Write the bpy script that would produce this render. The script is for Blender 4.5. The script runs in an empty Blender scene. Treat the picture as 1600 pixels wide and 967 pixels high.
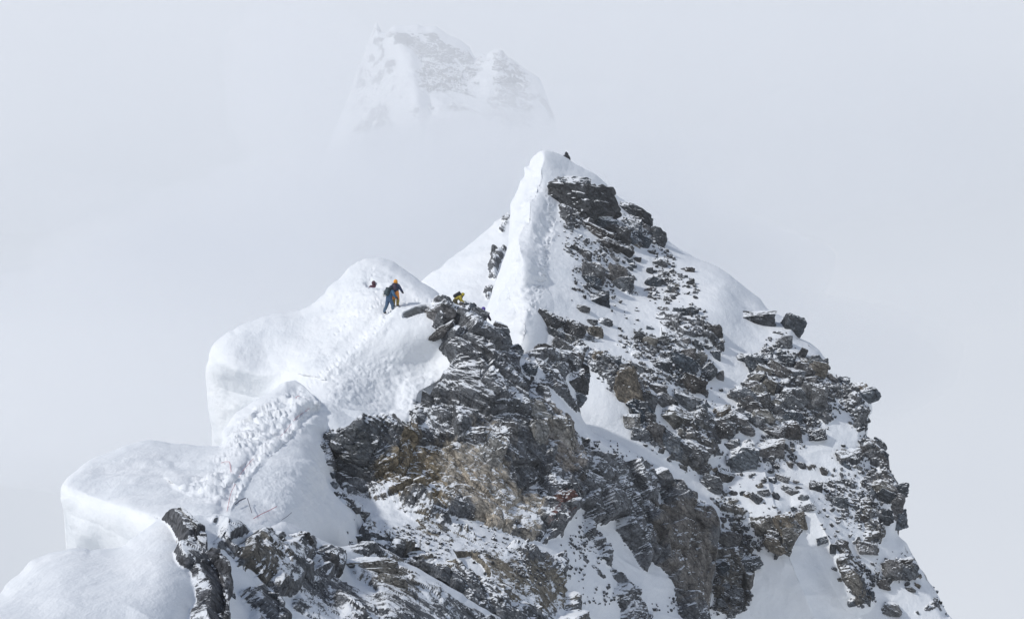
import bpy, bmesh, math, random, time
import numpy as np
from mathutils import Vector, Matrix, Quaternion
T0 = time.time()
scene = bpy.context.scene
col = scene.collection
R = math.radians

# ------------------------------------------------------------------ camera
F, CX, CY = 2537.0, 800.0, 483.5          # focal length and centre in photo pixels (1600 x 967)
cam = bpy.data.cameras.new('camera'); cam.sensor_width = 36.0; cam.lens = F / 1600 * 36
cam.clip_start = 0.5; cam.clip_end = 20000
co = bpy.data.objects.new('camera', cam); col.objects.link(co)
co.location = (0, 0, 0); co.rotation_euler = (R(90), 0, 0); scene.camera = co

# ------------------------------------------------------------------ sky, sun, exposure
SUN = Vector((-0.68, -0.33, 0.65)).normalized()
w = bpy.data.worlds.new('World'); scene.world = w; w.use_nodes = True
nt = w.node_tree; nt.nodes.clear()
def wn(t, **k):
    n = nt.nodes.new(t)
    for a, b in k.items(): setattr(n, a, b)
    return n
sky = wn('ShaderNodeTexSky'); sky.sky_type = 'NISHITA'; sky.sun_disc = False
sky.sun_elevation = math.asin(SUN.z); sky.sun_rotation = math.atan2(SUN.x, SUN.y)
skb = wn('ShaderNodeBackground'); skb.inputs[1].default_value = 0.115
nt.links.new(sky.outputs[0], skb.inputs[0])
tc = wn('ShaderNodeTexCoord'); nz = wn('ShaderNodeTexNoise'); nz.inputs['Scale'].default_value = 2.2; nz.inputs['Detail'].default_value = 3
nt.links.new(tc.outputs['Generated'], nz.inputs['Vector'])
rp = wn('ShaderNodeValToRGB')
rp.color_ramp.elements[0].position = 0.3; rp.color_ramp.elements[0].color = (0.635, 0.685, 0.765, 1)
rp.color_ramp.elements[1].position = 0.7; rp.color_ramp.elements[1].color = (0.785, 0.82, 0.88, 1)
nt.links.new(nz.outputs[0], rp.inputs[0])
clb = wn('ShaderNodeBackground'); clb.inputs[1].default_value = 1.0
nt.links.new(rp.outputs[0], clb.inputs[0])
# cloud all round and below, thinning to open blue high-altitude sky overhead (the blue shade on the snow comes from it)
sx_ = wn('ShaderNodeSeparateXYZ'); nt.links.new(tc.outputs['Generated'], sx_.inputs[0])
mr = wn('ShaderNodeMapRange'); mr.interpolation_type = 'SMOOTHSTEP'; nt.links.new(sx_.outputs[2], mr.inputs[0])
for k_, v_ in ((1, 0.22), (2, 0.75), (3, 1.0), (4, 0.08)): mr.inputs[k_].default_value = v_
mx = wn('ShaderNodeMixShader'); nt.links.new(mr.outputs[0], mx.inputs[0])
nt.links.new(skb.outputs[0], mx.inputs[1]); nt.links.new(clb.outputs[0], mx.inputs[2])
wo = wn('ShaderNodeOutputWorld'); nt.links.new(mx.outputs[0], wo.inputs[0])
sl = bpy.data.lights.new('sun', 'SUN'); sl.energy = 2.3; sl.angle = R(3); sl.color = (1.0, 0.98, 0.95)
so = bpy.data.objects.new('sun', sl); col.objects.link(so)
so.rotation_euler = SUN.to_track_quat('Z', 'Y').to_euler()
scene.view_settings.view_transform = 'Standard'; scene.view_settings.look = 'None'
scene.view_settings.exposure = -0.05; scene.view_settings.gamma = 1.0
scene.render.engine = 'CYCLES'
cy = scene.cycles
cy.use_denoising = True; cy.max_bounces = 14; cy.diffuse_bounces = 3; cy.volume_bounces = 14
cy.use_adaptive_sampling = True; cy.adaptive_threshold = 0.02

# ------------------------------------------------------------------ helpers: noise
def at(x, y, d): return np.array([(x - CX) / F * d, d, (CY - y) / F * d])
def h3(ix, iy, iz, seed):
    n = (ix.astype(np.uint32) * np.uint32(374761393) + iy.astype(np.uint32) * np.uint32(668265263)
         + iz.astype(np.uint32) * np.uint32(2147483647) + np.uint32((seed * 1274126177) & 0xffffffff))
    n = (n ^ (n >> np.uint32(13))) * np.uint32(1274126177)
    n = (n ^ (n >> np.uint32(15))) * np.uint32(2246822519)
    n = n ^ (n >> np.uint32(13))
    return (n & np.uint32(0xffffff)).astype(np.float32) / 16777216.0
def vnoise(p, seed=0):
    i = np.floor(p).astype(np.int64); f = (p - i).astype(np.float32); f = f * f * (3 - 2 * f)
    i = i & 0xffffffff; r = 0
    for a in (0, 1):
        for b in (0, 1):
            for c in (0, 1):
                wgt = (f[:, 0] if a else 1 - f[:, 0]) * (f[:, 1] if b else 1 - f[:, 1]) * (f[:, 2] if c else 1 - f[:, 2])
                r = r + wgt * h3((i[:, 0] + a) & 0xffffffff, (i[:, 1] + b) & 0xffffffff, (i[:, 2] + c) & 0xffffffff, seed)
    return r - 0.5
def fbm(p, L, octs=4, seed=0, gain=0.5):
    r = 0; a = 1.0; q = p / L
    for o in range(octs):
        r = r + a * vnoise(q, seed + o * 17); q = q * 2.03 + 11.7; a *= gain
    return r
def cells(p, seed=0):
    """cellular noise: every cell is a tilted flat facet, so blocks get plane faces and sharp joints. Returns height, joint"""
    base = np.floor(p).astype(np.int64); n = len(p)
    f1 = np.full(n, 9.0, np.float32); f2 = np.full(n, 9.0, np.float32); ht = np.zeros(n, np.float32)
    for a in (-1, 0, 1):
        for b in (-1, 0, 1):
            for c in (-1, 0, 1):
                ii = (base + np.array((a, b, c))) ; u = ii & 0xffffffff
                j = [h3(u[:, 0], u[:, 1], u[:, 2], seed + s) for s in (1, 2, 3)]
                dx = (p[:, 0] - ii[:, 0] - j[0]).astype(np.float32); dy = (p[:, 1] - ii[:, 1] - j[1]).astype(np.float32); dz = (p[:, 2] - ii[:, 2] - j[2]).astype(np.float32)
                d = dx * dx + dy * dy + dz * dz
                m = d < f1
                f2 = np.where(m, f1, np.minimum(f2, d))
                hv = (h3(u[:, 0], u[:, 1], u[:, 2], seed + 5) - 0.5) + (j[1] - 0.5) * 1.5 * dx + (j[2] - 0.5) * 1.5 * dz + (j[0] - 0.5) * 1.5 * dy
                ht = np.where(m, hv, ht); f1 = np.where(m, d, f1)
    return ht, np.sqrt(f2) - np.sqrt(f1)
# bedding dips down to the right and a little towards the viewer
e1 = np.array([0.80, -0.10, -0.59]); e1 /= np.linalg.norm(e1)
e3 = np.array([0.45, -0.55, 0.70]); e3 -= e1 * (e1 @ e3); e3 /= np.linalg.norm(e3)
e2 = np.cross(e3, e1)
BED = np.stack([e1, e2, e3], 1)
def rock_height(p, slab=0.0):
    q = p @ BED + 0.6 * np.stack([fbm(p, 4, 3, 91), fbm(p, 4, 3, 92), fbm(p, 4, 3, 93)], 1)
    h = 0
    for L, a, sd in ((5.5, 0.85, 3), (2.4, 0.62, 11), (1.05, 0.27, 23), (0.46, 0.105, 37), (0.22, 0.04, 51)):
        c, j = cells(q / (L * np.array([1.15, 1.0, 0.95])), sd)
        h = h + a * c * (1 - 0.92 * slab) - 0.16 * a * (1 - slab) * np.exp(-(j / 0.07) ** 2)
    lay = vnoise(q / np.array([6, 0.8, 0.55]), 77) * 0.26 + vnoise(q / np.array([3.5, 0.36, 0.25]), 78) * 0.10
    return h + lay * (0.14 + 0.7 * slab) + fbm(p, 0.5, 3, 60) * 0.10

# ------------------------------------------------------------------ helpers: outlines on the mountain
def seg_dist(P, poly, closed=True):
    """distance of points to a polyline, and nearest point"""
    poly = np.asarray(poly, float); A = poly; B = np.roll(poly, -1, 0)
    if not closed: A = poly[:-1]; B = poly[1:]
    best = np.full(len(P), 1e9); near = np.zeros_like(P); side = np.zeros(len(P))
    for a, b in zip(A, B):
        ab = b - a; t = np.clip(((P - a) @ ab) / max(ab @ ab, 1e-9), 0, 1)
        q = a + t[:, None] * ab; d = np.hypot(*(P - q).T)
        m = d < best; best = np.where(m, d, best); near[m] = q[m]
        s = np.sign(ab[0] * (P[:, 1] - a[1]) - ab[1] * (P[:, 0] - a[0])); side = np.where(m, s, side)
    return best, near, side
def inside(P, poly):
    poly = np.asarray(poly, float); x, y = P.T; r = np.zeros(len(P), bool)
    for (x0, y0), (x1, y1) in zip(poly, np.roll(poly, -1, 0)):
        if y0 == y1: continue
        c = ((y0 > y) != (y1 > y)) & (x < (x1 - x0) * (y - y0) / (y1 - y0) + x0); r ^= c
    return r
def sdist(P, poly):
    d, n, s = seg_dist(P, poly); return np.where(inside(P, poly), d, -d)
def smooth_poly(poly, n=3):
    P = np.asarray(poly, float); out = []
    for i in range(len(P)):
        a, b, c, d = P[i - 1], P[i], P[(i + 1) % len(P)], P[(i + 2) % len(P)]
        for k in range(n):
            t = k / n
            out.append(0.5 * (2 * b + (c - a) * t + (2 * a - 5 * b + 4 * c - d) * t * t + (3 * b - a - 3 * c + d) * t ** 3))
    return np.array(out)
def sstep(x): x = np.clip(x, 0, 1); return x * x * (3 - 2 * x)
def tps(ctrl):
    C = np.asarray(ctrl, float); X = C[:, :2] / 200; n = len(C)
    def U(r2): return r2 * np.log(r2 + 1e-9)
    K = U(((X[:, None] - X[None]) ** 2).sum(-1)) + np.eye(n) * 0.02
    Pm = np.c_[np.ones(n), X]
    A = np.zeros((n + 3, n + 3)); A[:n, :n] = K; A[:n, n:] = Pm; A[n:, :n] = Pm.T
    wv = np.linalg.solve(A, np.r_[C[:, 2], 0, 0, 0])
    def f(P):
        Q = P / 200; r = np.zeros(len(P))
        for i in range(n): r += wv[i] * U(((Q - X[i]) ** 2).sum(1))
        return r + wv[n] + Q @ wv[n + 1:]
    return f

# ------------------------------------------------------------------ materials
def newmat(name):
    m = bpy.data.materials.new(name); m.use_nodes = True; m.node_tree.nodes.clear(); return m
class NB:
    def __init__(s, m): s.t = m.node_tree
    def n(s, t, ins=None, **k):
        x = s.t.nodes.new(t)
        for a, b in k.items(): setattr(x, a, b)
        for a, b in (ins or {}).items():
            if hasattr(b, 'is_output') or isinstance(b, bpy.types.NodeSocket): s.t.links.new(b, x.inputs[a])
            else: x.inputs[a].default_value = b
        return x
    def math(s, op, a, b=0.0, c=None, clamp=False):
        d = {0: a, 1: b}
        if c is not None: d[2] = c
        return s.n('ShaderNodeMath', d, operation=op, use_clamp=clamp).outputs[0]
    def noise(s, vec, scale, detail=4, rough=0.55):
        return s.n('ShaderNodeTexNoise', {'Vector': vec, 'Scale': scale, 'Detail': detail, 'Roughness': rough}).outputs[0]
    def mix(s, f, a, b, mode='MIX'):
        x = s.n('ShaderNodeMix', data_type='RGBA', blend_type=mode)
        for i, v in ((0, f), (6, a), (7, b)):
            if isinstance(v, bpy.types.NodeSocket): s.t.links.new(v, x.inputs[i])
            else: x.inputs[i].default_value = v
        return x.outputs[2]
    def ramp(s, f, lo, hi):
        return s.n('ShaderNodeMapRange', {0: f, 1: lo, 2: hi}, clamp=True).outputs[0]
def mountain_material(name, terrain=True, base=(0.1, 0.1, 0.1), dust=0.0):
    m = newmat(name); b = NB(m)
    tcn = b.n('ShaderNodeTexCoord'); geo = b.n('ShaderNodeNewGeometry')
    pos = geo.outputs['Position']
    dots = [b.n('ShaderNodeVectorMath', {0: pos, 1: tuple(float(q * sc) for q in BED[:, i])}, operation='DOT_PRODUCT').outputs['Value'] for i, sc in ((0, 0.22), (1, 1.3), (2, 1.7))]
    mp = b.n('ShaderNodeCombineXYZ', {0: dots[0], 1: dots[1], 2: dots[2]}).outputs[0]
    big = b.noise(pos, 0.35, 4); mid = b.noise(pos, 1.6, 5); fine = b.noise(pos, 7.0, 5, 0.65); lay = b.noise(mp, 2.2, 5, 0.6)
    if terrain:
        tone = b.n('ShaderNodeAttribute', attribute_name='tone').outputs['Color']
        sn = b.n('ShaderNodeAttribute', attribute_name='snow').outputs['Fac']
        dusta = b.n('ShaderNodeAttribute', attribute_name='dust').outputs['Fac']
    else:
        tone = b.n('ShaderNodeObjectInfo').outputs['Color']; sn = None; dusta = 0.0
    v = b.math('MULTIPLY_ADD', b.ramp(lay, 0.3, 0.7), 0.95, 0.5)
    v = b.math('MULTIPLY', v, b.math('MULTIPLY_ADD', b.ramp(fine, 0.3, 0.7), 1.1, 0.45))
    v = b.math('MULTIPLY', v, b.math('MULTIPLY_ADD', b.ramp(mid, 0.32, 0.68), 0.8, 0.6))
    wv_ = b.n('ShaderNodeVectorMath', {0: mp, 1: b.n('ShaderNodeTexNoise', {'Vector': pos, 'Scale': 1.1, 'Detail': 3}).outputs[1]}, operation='ADD').outputs[0]
    vor = b.n('ShaderNodeTexVoronoi', {'Vector': wv_, 'Scale': 0.9}, feature='DISTANCE_TO_EDGE').outputs[0]
    vor2 = b.n('ShaderNodeTexVoronoi', {'Vector': wv_, 'Scale': 2.7}, feature='DISTANCE_TO_EDGE').outputs[0]
    crack = b.math('MULTIPLY', b.ramp(vor, 0.0, 0.05), b.math('MULTIPLY_ADD', b.ramp(vor2, 0.0, 0.05), 0.6, 0.4))
    v = b.math('MULTIPLY', v, b.math('MULTIPLY_ADD', crack, 0.5, 0.5))
    comb = b.n('ShaderNodeCombineColor', {0: v, 1: v, 2: v}).outputs[0]
    rock = b.mix(1.0, tone, comb, 'MULTIPLY')
    rust = b.ramp(b.math('ADD', b.math('MULTIPLY', big, 0.6), b.math('MULTIPLY', mid, 0.4)), 0.54, 0.68)
    rock = b.mix(b.math('MULTIPLY', rust, 0.12), rock, b.mix(1.0, rock, (1.5, 1.12, 0.75, 1), 'MULTIPLY'))
    # rime and blown snow sticking where the rock faces up
    nzv = b.n('ShaderNodeSeparateXYZ', {0: geo.outputs['Normal']}).outputs[2]
    spk = b.noise(pos, 11.0, 4, 0.7); spm = b.noise(pos, 2.3, 4, 0.6)
    spl = b.noise(pos, 0.42, 3, 0.5)
    dsum = b.math('ADD', b.math('MULTIPLY', nzv, 0.95), b.math('MULTIPLY_ADD', spk, 0.70, -0.35))
    dsum = b.math('ADD', dsum, b.math('MULTIPLY_ADD', spm, 0.8, -0.4))
    dsum = b.math('ADD', dsum, b.math('MULTIPLY_ADD', spl, 1.3, -0.65))
    dm = b.ramp(b.math('ADD', dsum, dusta), 0.60 - dust, 0.69 - dust)
    if sn is not None:
        edge = b.math('MULTIPLY_ADD', b.noise(pos, 5.0, 3), 0.5, -0.25)
        sm = b.ramp(b.math('ADD', sn, edge), 0.42, 0.58)
        mask = b.math('MAXIMUM', dm, sm)
    else:
        mask = dm
    # wind-packed snow: ripples and crust
    mp2 = b.n('ShaderNodeMapping', {'Vector': pos, 'Rotation': (0, 0, R(35)), 'Scale': (1.0, 0.35, 1.0)}).outputs[0]
    rip = b.noise(mp2, 1.3, 5, 0.55); grain = b.noise(pos, 9.0, 3, 0.6)
    snowc = b.mix(b.ramp(b.noise(pos, 0.25, 3), 0.35, 0.7), (0.80, 0.82, 0.84, 1), (0.74, 0.77, 0.80, 1))
    colr = b.mix(mask, rock, snowc)
    hr = b.math('ADD', b.math('ADD', b.math('MULTIPLY', fine, 0.16), b.math('MULTIPLY', lay, 0.16)), b.math('MULTIPLY', crack, 0.10))
    hs = b.math('ADD', b.math('MULTIPLY', rip, 0.17), b.math('MULTIPLY', grain, 0.02))
    hmix = b.n('ShaderNodeMix', {0: mask, 2: hr, 3: b.math('ADD', hs, 0.06)}, data_type='FLOAT').outputs[0]
    bump = b.n('ShaderNodeBump', {'Strength': 0.8, 'Distance': 1.0, 'Height': hmix}).outputs[0]
    rough = b.math('MULTIPLY_ADD', mask, -0.15, 0.85)
    p = b.n('ShaderNodeBsdfPrincipled', {'Base Color': colr, 'Roughness': rough, 'Normal': bump, 'Specular IOR Level': 0.25})
    b.n('ShaderNodeOutputMaterial', {0: p.outputs[0]})
    return m
M_TERR = mountain_material('rock_and_snow')
M_BOUL = mountain_material('boulder_rock', False, dust=0.02)
def plain(name, c, rough=0.7, var=0.25, scale=9.0):
    m = newmat(name); b = NB(m)
    tcn = b.n('ShaderNodeTexCoord').outputs['Object']
    f = b.math('MULTIPLY_ADD', b.noise(tcn, scale, 4), 2 * var, 1 - var)
    cc = b.n('ShaderNodeCombineColor', {0: f, 1: f, 2: f}).outputs[0]
    p = b.n('ShaderNodeBsdfPrincipled', {'Base Color': b.mix(1.0, (*c, 1), cc, 'MULTIPLY'), 'Roughness': rough,
        'Normal': b.n('ShaderNodeBump', {'Strength': 0.4, 'Distance': 0.02, 'Height': b.noise(tcn, scale * 3, 3)}).outputs[0]})
    b.n('ShaderNodeOutputMaterial', {0: p.outputs[0]}); return m

# ------------------------------------------------------------------ terrain sheets
SHEETS = {}
def link_mesh(name, V, faces, mat, attrs=None, tone=None, smooth=None, parent=None):
    me = bpy.data.meshes.new(name); nf = len(faces); k = faces.shape[1]
    me.vertices.add(len(V)); me.vertices.foreach_set('co', np.ascontiguousarray(V, np.float32).ravel())
    me.loops.add(nf * k); me.loops.foreach_set('vertex_index', np.ascontiguousarray(faces, np.int32).ravel())
    me.polygons.add(nf); me.polygons.foreach_set('loop_start', np.arange(0, nf * k, k, dtype=np.int32))
    if smooth is not None: me.polygons.foreach_set('use_smooth', np.ascontiguousarray(smooth, bool))
    for an, av in (attrs or {}).items():
        a = me.attributes.new(an, 'FLOAT', 'POINT'); a.data.foreach_set('value', np.ascontiguousarray(av, np.float32))
    if tone is not None:
        a = me.attributes.new('tone', 'FLOAT_COLOR', 'POINT'); a.data.foreach_set('color', np.c_[tone, np.ones(len(tone))].astype(np.float32).ravel())
    me.update(calc_edges=True); me.validate()
    me.materials.append(mat)
    o = bpy.data.objects.new(name, me); col.objects.link(o); o.parent = parent
    return o
GREY = np.array([0.128, 0.136, 0.147])
def sheet(key, poly, ctrl, rocks=(), folds=(), rough=(), tones=(), slabs=(), step=1.5, smoothn=5, split=None, name='terrain', rname=None,
          snow_amp=1.0, rock_scale=1.0, unit=1.0, seed=0, dusts=(), prints=(), weather=1, tdes=0.25, ragged=4.0):
    poly = smooth_poly(poly, smoothn) if smoothn > 1 else np.asarray(poly, float)
    wn_ = np.c_[poly, np.zeros(len(poly))]           # edges are never drawn with a ruler
    poly = poly + np.c_[fbm(wn_, 16, 3, 55 + seed), fbm(wn_, 16, 3, 57 + seed)] * ragged
    x0, y0 = poly.min(0) - 2; x1, y1 = poly.max(0) + 2
    nx = int((x1 - x0) / step) + 1; ny = int((y1 - y0) / step) + 1
    gx, gy = np.meshgrid(x0 + np.arange(nx) * step, y0 + np.arange(ny) * step)
    cc = np.c_[(gx[:-1, :-1] + step / 2).ravel(), (gy[:-1, :-1] + step / 2).ravel()]
    keep = inside(cc, poly).reshape(ny - 1, nx - 1)
    idx = np.arange(nx * ny).reshape(ny, nx)
    q = np.stack([idx[:-1, :-1], idx[1:, :-1], idx[1:, 1:], idx[:-1, 1:]], -1)[keep]
    used = np.unique(q); remap = -np.ones(nx * ny, np.int64); remap[used] = np.arange(len(used)); q = remap[q]
    P = np.c_[gx.ravel(), gy.ravel()][used]
    # boundary edges
    E = np.concatenate([q[:, [0, 1]], q[:, [1, 2]], q[:, [2, 3]], q[:, [3, 0]]])
    kf = E[:, 0] * (len(P) + 1) + E[:, 1]; kr = E[:, 1] * (len(P) + 1) + E[:, 0]
    BE = E[~np.isin(kf, kr)]
    bv = np.unique(BE)
    P[bv] = seg_dist(P[bv], poly)[1]
    folds = [dict(f, line=poly[f['idx'][0] * smoothn:(f['idx'][1] - 1) * smoothn + 1]) if f['kind'] == 'round' else f for f in folds]
    d = tps(ctrl)(P)
    for f in folds:
        dist, _, sd = seg_dist(P, f['line'], f.get('closed', False))
        if f['kind'] == 'round':
            t = 1 - np.clip(dist / f['w'], 0, 1); d = d + f['a'] * 0.8 * t ** 2.2
        else:                                    # crease: nearer along the line, own widths on the two sides (left, right of its direction)
            wl, wr = f['w']; ww = np.where(sd < 0, wl, wr)
            t = np.clip(1 - dist / ww, 0, 1); d = d - f['a'] * (t if f.get('sharp', True) else sstep(t))
    V = np.c_[(P[:, 0] - CX) / F * d, d, (CY - P[:, 1]) / F * d]
    def normals(V):
        N = np.zeros_like(V); fn = np.cross(V[q[:, 2]] - V[q[:, 0]], V[q[:, 3]] - V[q[:, 1]])
        for c in range(4): np.add.at(N, q[:, c], fn)
        return N / (np.linalg.norm(N, axis=1, keepdims=True) + 1e-9)
    N = normals(V)
    if (N[:, 1] > 0).mean() > 0.5: N = -N; q = q[:, ::-1]
    # how far the rock stands above the snow
    b = np.full(len(P), -1.0); wob = fbm(np.c_[P, np.zeros(len(P))], 26, 4, 5 + seed) * 22
    for val, feather, pl in rocks:
        s = sdist(P, pl) + wob * (feather / 14)
        k = sstep(s / feather * 0.5 + 0.5); b = b * (1 - k) + val * k
    sl_ = np.zeros(len(P))
    for val, feather, pl in slabs:
        k = sstep((sdist(P, pl) + wob) / feather * 0.5 + 0.5); sl_ = sl_ * (1 - k) + val * k
    act = b > -0.97; U = unit
    rk = np.full(len(P), -4.0 * U)
    if act.any(): rk[act] = (rock_height(V[act] / U, sl_[act]) * rock_scale + b[act] * 1.1) * U
    sn = (fbm(V, 9 * U, 3, 31 + seed) * 0.55 + fbm(V, 4.2 * U, 3, 36 + seed) * 0.26 + fbm(V, 1.6 * U, 3, 41 + seed) * 0.09) * snow_amp * U
    wd = V @ np.array([[0.8, -0.6, 0], [0.6, 0.8, 0.25], [0, 0, 1.0]]) / U
    sas = (1 - np.abs(2 * vnoise(wd / np.array([3.2, 0.9, 0.9]), 81)) * 1.6) * sstep(fbm(V, 6 * U, 3, 83) * 2.2 + 0.45)
    sn = sn + np.clip(sas, -0.3, 1) ** 2 * 0.07 * snow_amp * U
    for rr in rough:
        amp, L, feather, pl = rr[:4]
        k = sstep((sdist(P, pl) + wob * 0.7) / feather * 0.5 + 0.5); f = fbm(V, L, 4, 71 + seed, 0.6)
        if len(rr) > 4:                          # broken crust: angular chunks
            m_ = k > 0; ch = np.zeros(len(P)); ch[m_] = cells(V[m_] / L, 7)[0] + 0.5 * cells(V[m_] / (L * 0.42), 9)[0]
            sn = sn + k * amp * (ch + 0.8 * f)
        else: sn = sn + k * amp * (np.abs(f) * 2 - 0.5)
    for line, gap, rad, dep in prints:           # boot holes along a trail
        rsp = np.random.RandomState(5); L_ = np.asarray(line, float); seg = np.hypot(*np.diff(L_, axis=0).T); cum = np.r_[0, np.cumsum(seg)]; t_ = 0; lr = 1
        while t_ < cum[-1]:
            c_ = np.array([np.interp(t_, cum, L_[:, 0]), np.interp(t_, cum, L_[:, 1])]) + rsp.normal(size=2) * (1.8, 1.2) + (lr * 2.2, 0); lr = -lr; t_ += gap * rsp.uniform(.7, 1.4)
            m_ = np.where((np.abs(P - c_) < rad * 3).all(1))[0]; r_ = np.hypot((P[m_, 0] - c_[0]), (P[m_, 1] - c_[1]) * 1.5) / (rad * rsp.uniform(.8, 1.2))
            sn[m_] -= dep * np.exp(-r_ ** 4) - 0.25 * dep * np.exp(-((r_ - 1.5) / 0.4) ** 2)
    for f in folds:
        if f['kind'] == 'track':
            pass
    near = np.full(len(P), 99.0)
    for f in folds:
        if f['kind'] == 'round': near = np.minimum(near, seg_dist(P, f['line'], False)[0])
    kk = sstep(near / 18.0); view = -(N * V).sum(1) / np.linalg.norm(V, axis=1); kk2 = kk * (0.3 + 0.7 * sstep(view / 0.6)); rk = np.where(act, np.where(rk > 0, rk * (0.06 + 0.94 * kk2), rk), rk); sn = sn * sstep(near / 30.0)
    hgt = np.maximum(sn, rk)
    full = np.zeros(nx * ny); full[used] = hgt; msk = np.zeros(nx * ny); msk[used] = 1; full = full.reshape(ny, nx); msk = msk.reshape(ny, nx)
    for _ in range(weather):                     # weather the edges a little
        a_ = np.pad(full * msk, 1); m_ = np.pad(msk, 1)
        sm_ = sum(np.roll(a_, t, x) for t in (1, -1) for x in (0, 1))[1:-1, 1:-1]; sw_ = sum(np.roll(m_, t, x) for t in (1, -1) for x in (0, 1))[1:-1, 1:-1]
        full = np.where(msk > 0, 0.68 * full + 0.32 * sm_ / np.maximum(sw_, 1), full)
    hgt = full.ravel()[used]
    diff = (sn - rk) / U
    V2 = V + N * hgt[:, None]
    snow = np.clip(diff / 0.16 + 0.5, 0, 1)
    tone = np.tile(GREY, (len(P), 1)); wob2 = fbm(np.c_[P, np.ones(len(P))], 30, 6, 9, 0.7) * 34
    for c, feather, pl in tones:
        k = (sstep((sdist(P, pl) + wob2) / (feather * 0.5) * 0.5 + 0.5))[:, None] * 0.9; g_ = np.mean(c); c = np.array(c) * (1 - tdes) + g_ * np.array([0.96, 1.0, 1.05]) * tdes; tone = tone * (1 - k) + c * k
    dst = np.zeros(len(P))
    for v_, feather, pl in dusts:
        k = sstep((sdist(P, pl) + wob2 * 0.5) / feather * 0.5 + 0.5); dst = dst * (1 - k) + v_ * k
    SHEETS[key] = dict(P=P, V=V2, N=N, d=d, b=b, snow=snow)
    # the far side: the surface runs on backwards and down behind every edge
    bi = {v: i for i, v in enumerate(bv)}; nb = len(bv); n0 = len(P); allV = [V2]; allF = [q]
    last = {v: v for v in bv}; be = np.array([[bi[a], bi[c]] for a, c in BE]); prev = bv.copy()
    inw = np.zeros_like(P); cnt = np.zeros(len(P)); qc = P[q].mean(1)
    for c in range(4): np.add.at(inw, q[:, c], qc); np.add.at(cnt, q[:, c], 1)
    inw = inw / cnt[:, None] - P; inw = inw[bv] / (np.linalg.norm(inw[bv], axis=1, keepdims=True) + 1e-9)
    for _ in range(6):
        acc = inw.copy(); np.add.at(acc, be[:, 0], inw[be[:, 1]]); np.add.at(acc, be[:, 1], inw[be[:, 0]]); inw = acc / (np.linalg.norm(acc, axis=1, keepdims=True) + 1e-9)
    for k, (dy, dz, cpx) in enumerate(((1.5, -0.2, 4), (5, -3, 10), (14, -16, 14), (28, -75, 14))):
        dd_ = V2[bv, 1] + dy * U; px_ = np.c_[V2[bv, 0] / V2[bv, 1], V2[bv, 2] / V2[bv, 1]] + inw * np.array([1, -1]) * cpx / F
        wv = np.c_[px_[:, 0] * dd_, dd_, px_[:, 1] * dd_ + dz * U]; ids = n0 + k * nb + np.arange(nb)
        allV.append(wv); allF.append(np.c_[prev[be[:, 1]], prev[be[:, 0]], ids[be[:, 0]], ids[be[:, 1]]]); prev = ids
    AV = np.concatenate(allV); AF = np.concatenate(allF)
    if not (q[0] == allF[0][0]).all(): pass
    sa = np.r_[snow, np.tile(snow[bv], 4)]; ta = np.r_[tone, np.tile(tone[bv], (4, 1))]
    fs = np.r_[snow[q].mean(1) > 0.5, np.zeros(len(AF) - len(q), bool)]; da = np.r_[dst, np.tile(dst[bv], 4)]
    out = []
    if split is not None:
        pc = np.r_[P, np.tile(P[bv], (4, 1))][AF].mean(1)
        sel = inside(pc, split)
        groups = [(name, ~sel), (rname, sel)]
    else: groups = [(name, np.ones(len(AF), bool))]
    for nm, g in groups:
        ff = AF[g]; us = np.unique(ff); rm = np.zeros(len(AV), np.int64); rm[us] = np.arange(len(us))
        o = link_mesh(nm, AV[us], rm[ff], M_TERR, {'snow': sa[us], 'dust': da[us]}, ta[us], fs[g]); o['kind'] = 'structure'; out.append(o)
    print('sheet', key, len(AV), 'verts', round(time.time() - T0, 1), 's')
    return out
def on(key, x, y):
    """point of a sheet seen at photo pixel (x, y), and its normal"""
    s = SHEETS[key]; i = np.argmin(((s['P'] - (x, y)) ** 2).sum(1)); d = s['V'][i, 1]
    return s['V'][i].copy(), s['N'][i].copy(), d

# ---- A: rear summit ridge with the wide rocky flank
A_POLY = [(742,525),(756,490),(770,452),(783,420),(793,382),(796,345),(801,315),(812,285),(819,272),(817,260),(825,258),(830,246),(842,236),(853,234),(868,238),(884,246),(905,257),(930,273),(957,300),(985,322),(1020,352),(1045,378),(1075,397),(1110,412),(1150,437),(1185,465),(1200,482),(1222,494),(1240,494),(1250,510),(1248,526),(1275,545),(1292,562),(1297,585),(1318,600),(1340,600),(1357,610),(1362,632),(1358,655),(1353,680),(1373,692),(1386,710),(1392,735),(1407,760),(1412,785),(1409,812),(1402,832),(1418,850),(1436,885),(1458,917),(1473,940),(1482,960),(1530,1060),(850,1060),(780,800),(700,600)]
A_CTRL = [(853,236,150),(884,246,151),(957,300,150),(1045,378,148),(1110,412,145),(1185,465,141.5),(1240,495,137),(1292,562,133),(1360,620,129.5),(1390,720,126),(1412,790,124),(1436,885,121.5),(1475,940,119.5),(1530,1060,116.5),
 (825,255,150),(800,315,143.5),(795,365,138),(775,440,132),(758,485,129.5),(742,520,127),(850,300,142),(830,340,136),(814,390,130),(818,430,126.5),(820,490,122),(860,350,137),(850,400,131),(837,450,126.5),(815,505,121),
 (900,420,131),(900,470,127),(870,480,125),(870,530,120.5),(905,600,118),(960,600,118),(1000,700,115.5),(950,700,115.5),(1000,850,112),(1000,1000,109),(1100,500,130),(1100,600,124),(1150,650,122.5),(1100,750,118),(1150,850,116),(1150,967,114),
 (1250,600,128),(1250,700,123.5),(1250,800,119.5),(1250,900,117),(1330,800,120.5),(1350,900,118),(1300,1000,117.5),(1400,1000,116),(1200,560,129.5),(1130,450,137.5),(1000,420,140),(950,350,144),(980,480,131),(780,800,115),(700,600,120),(850,1060,107)]
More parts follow.
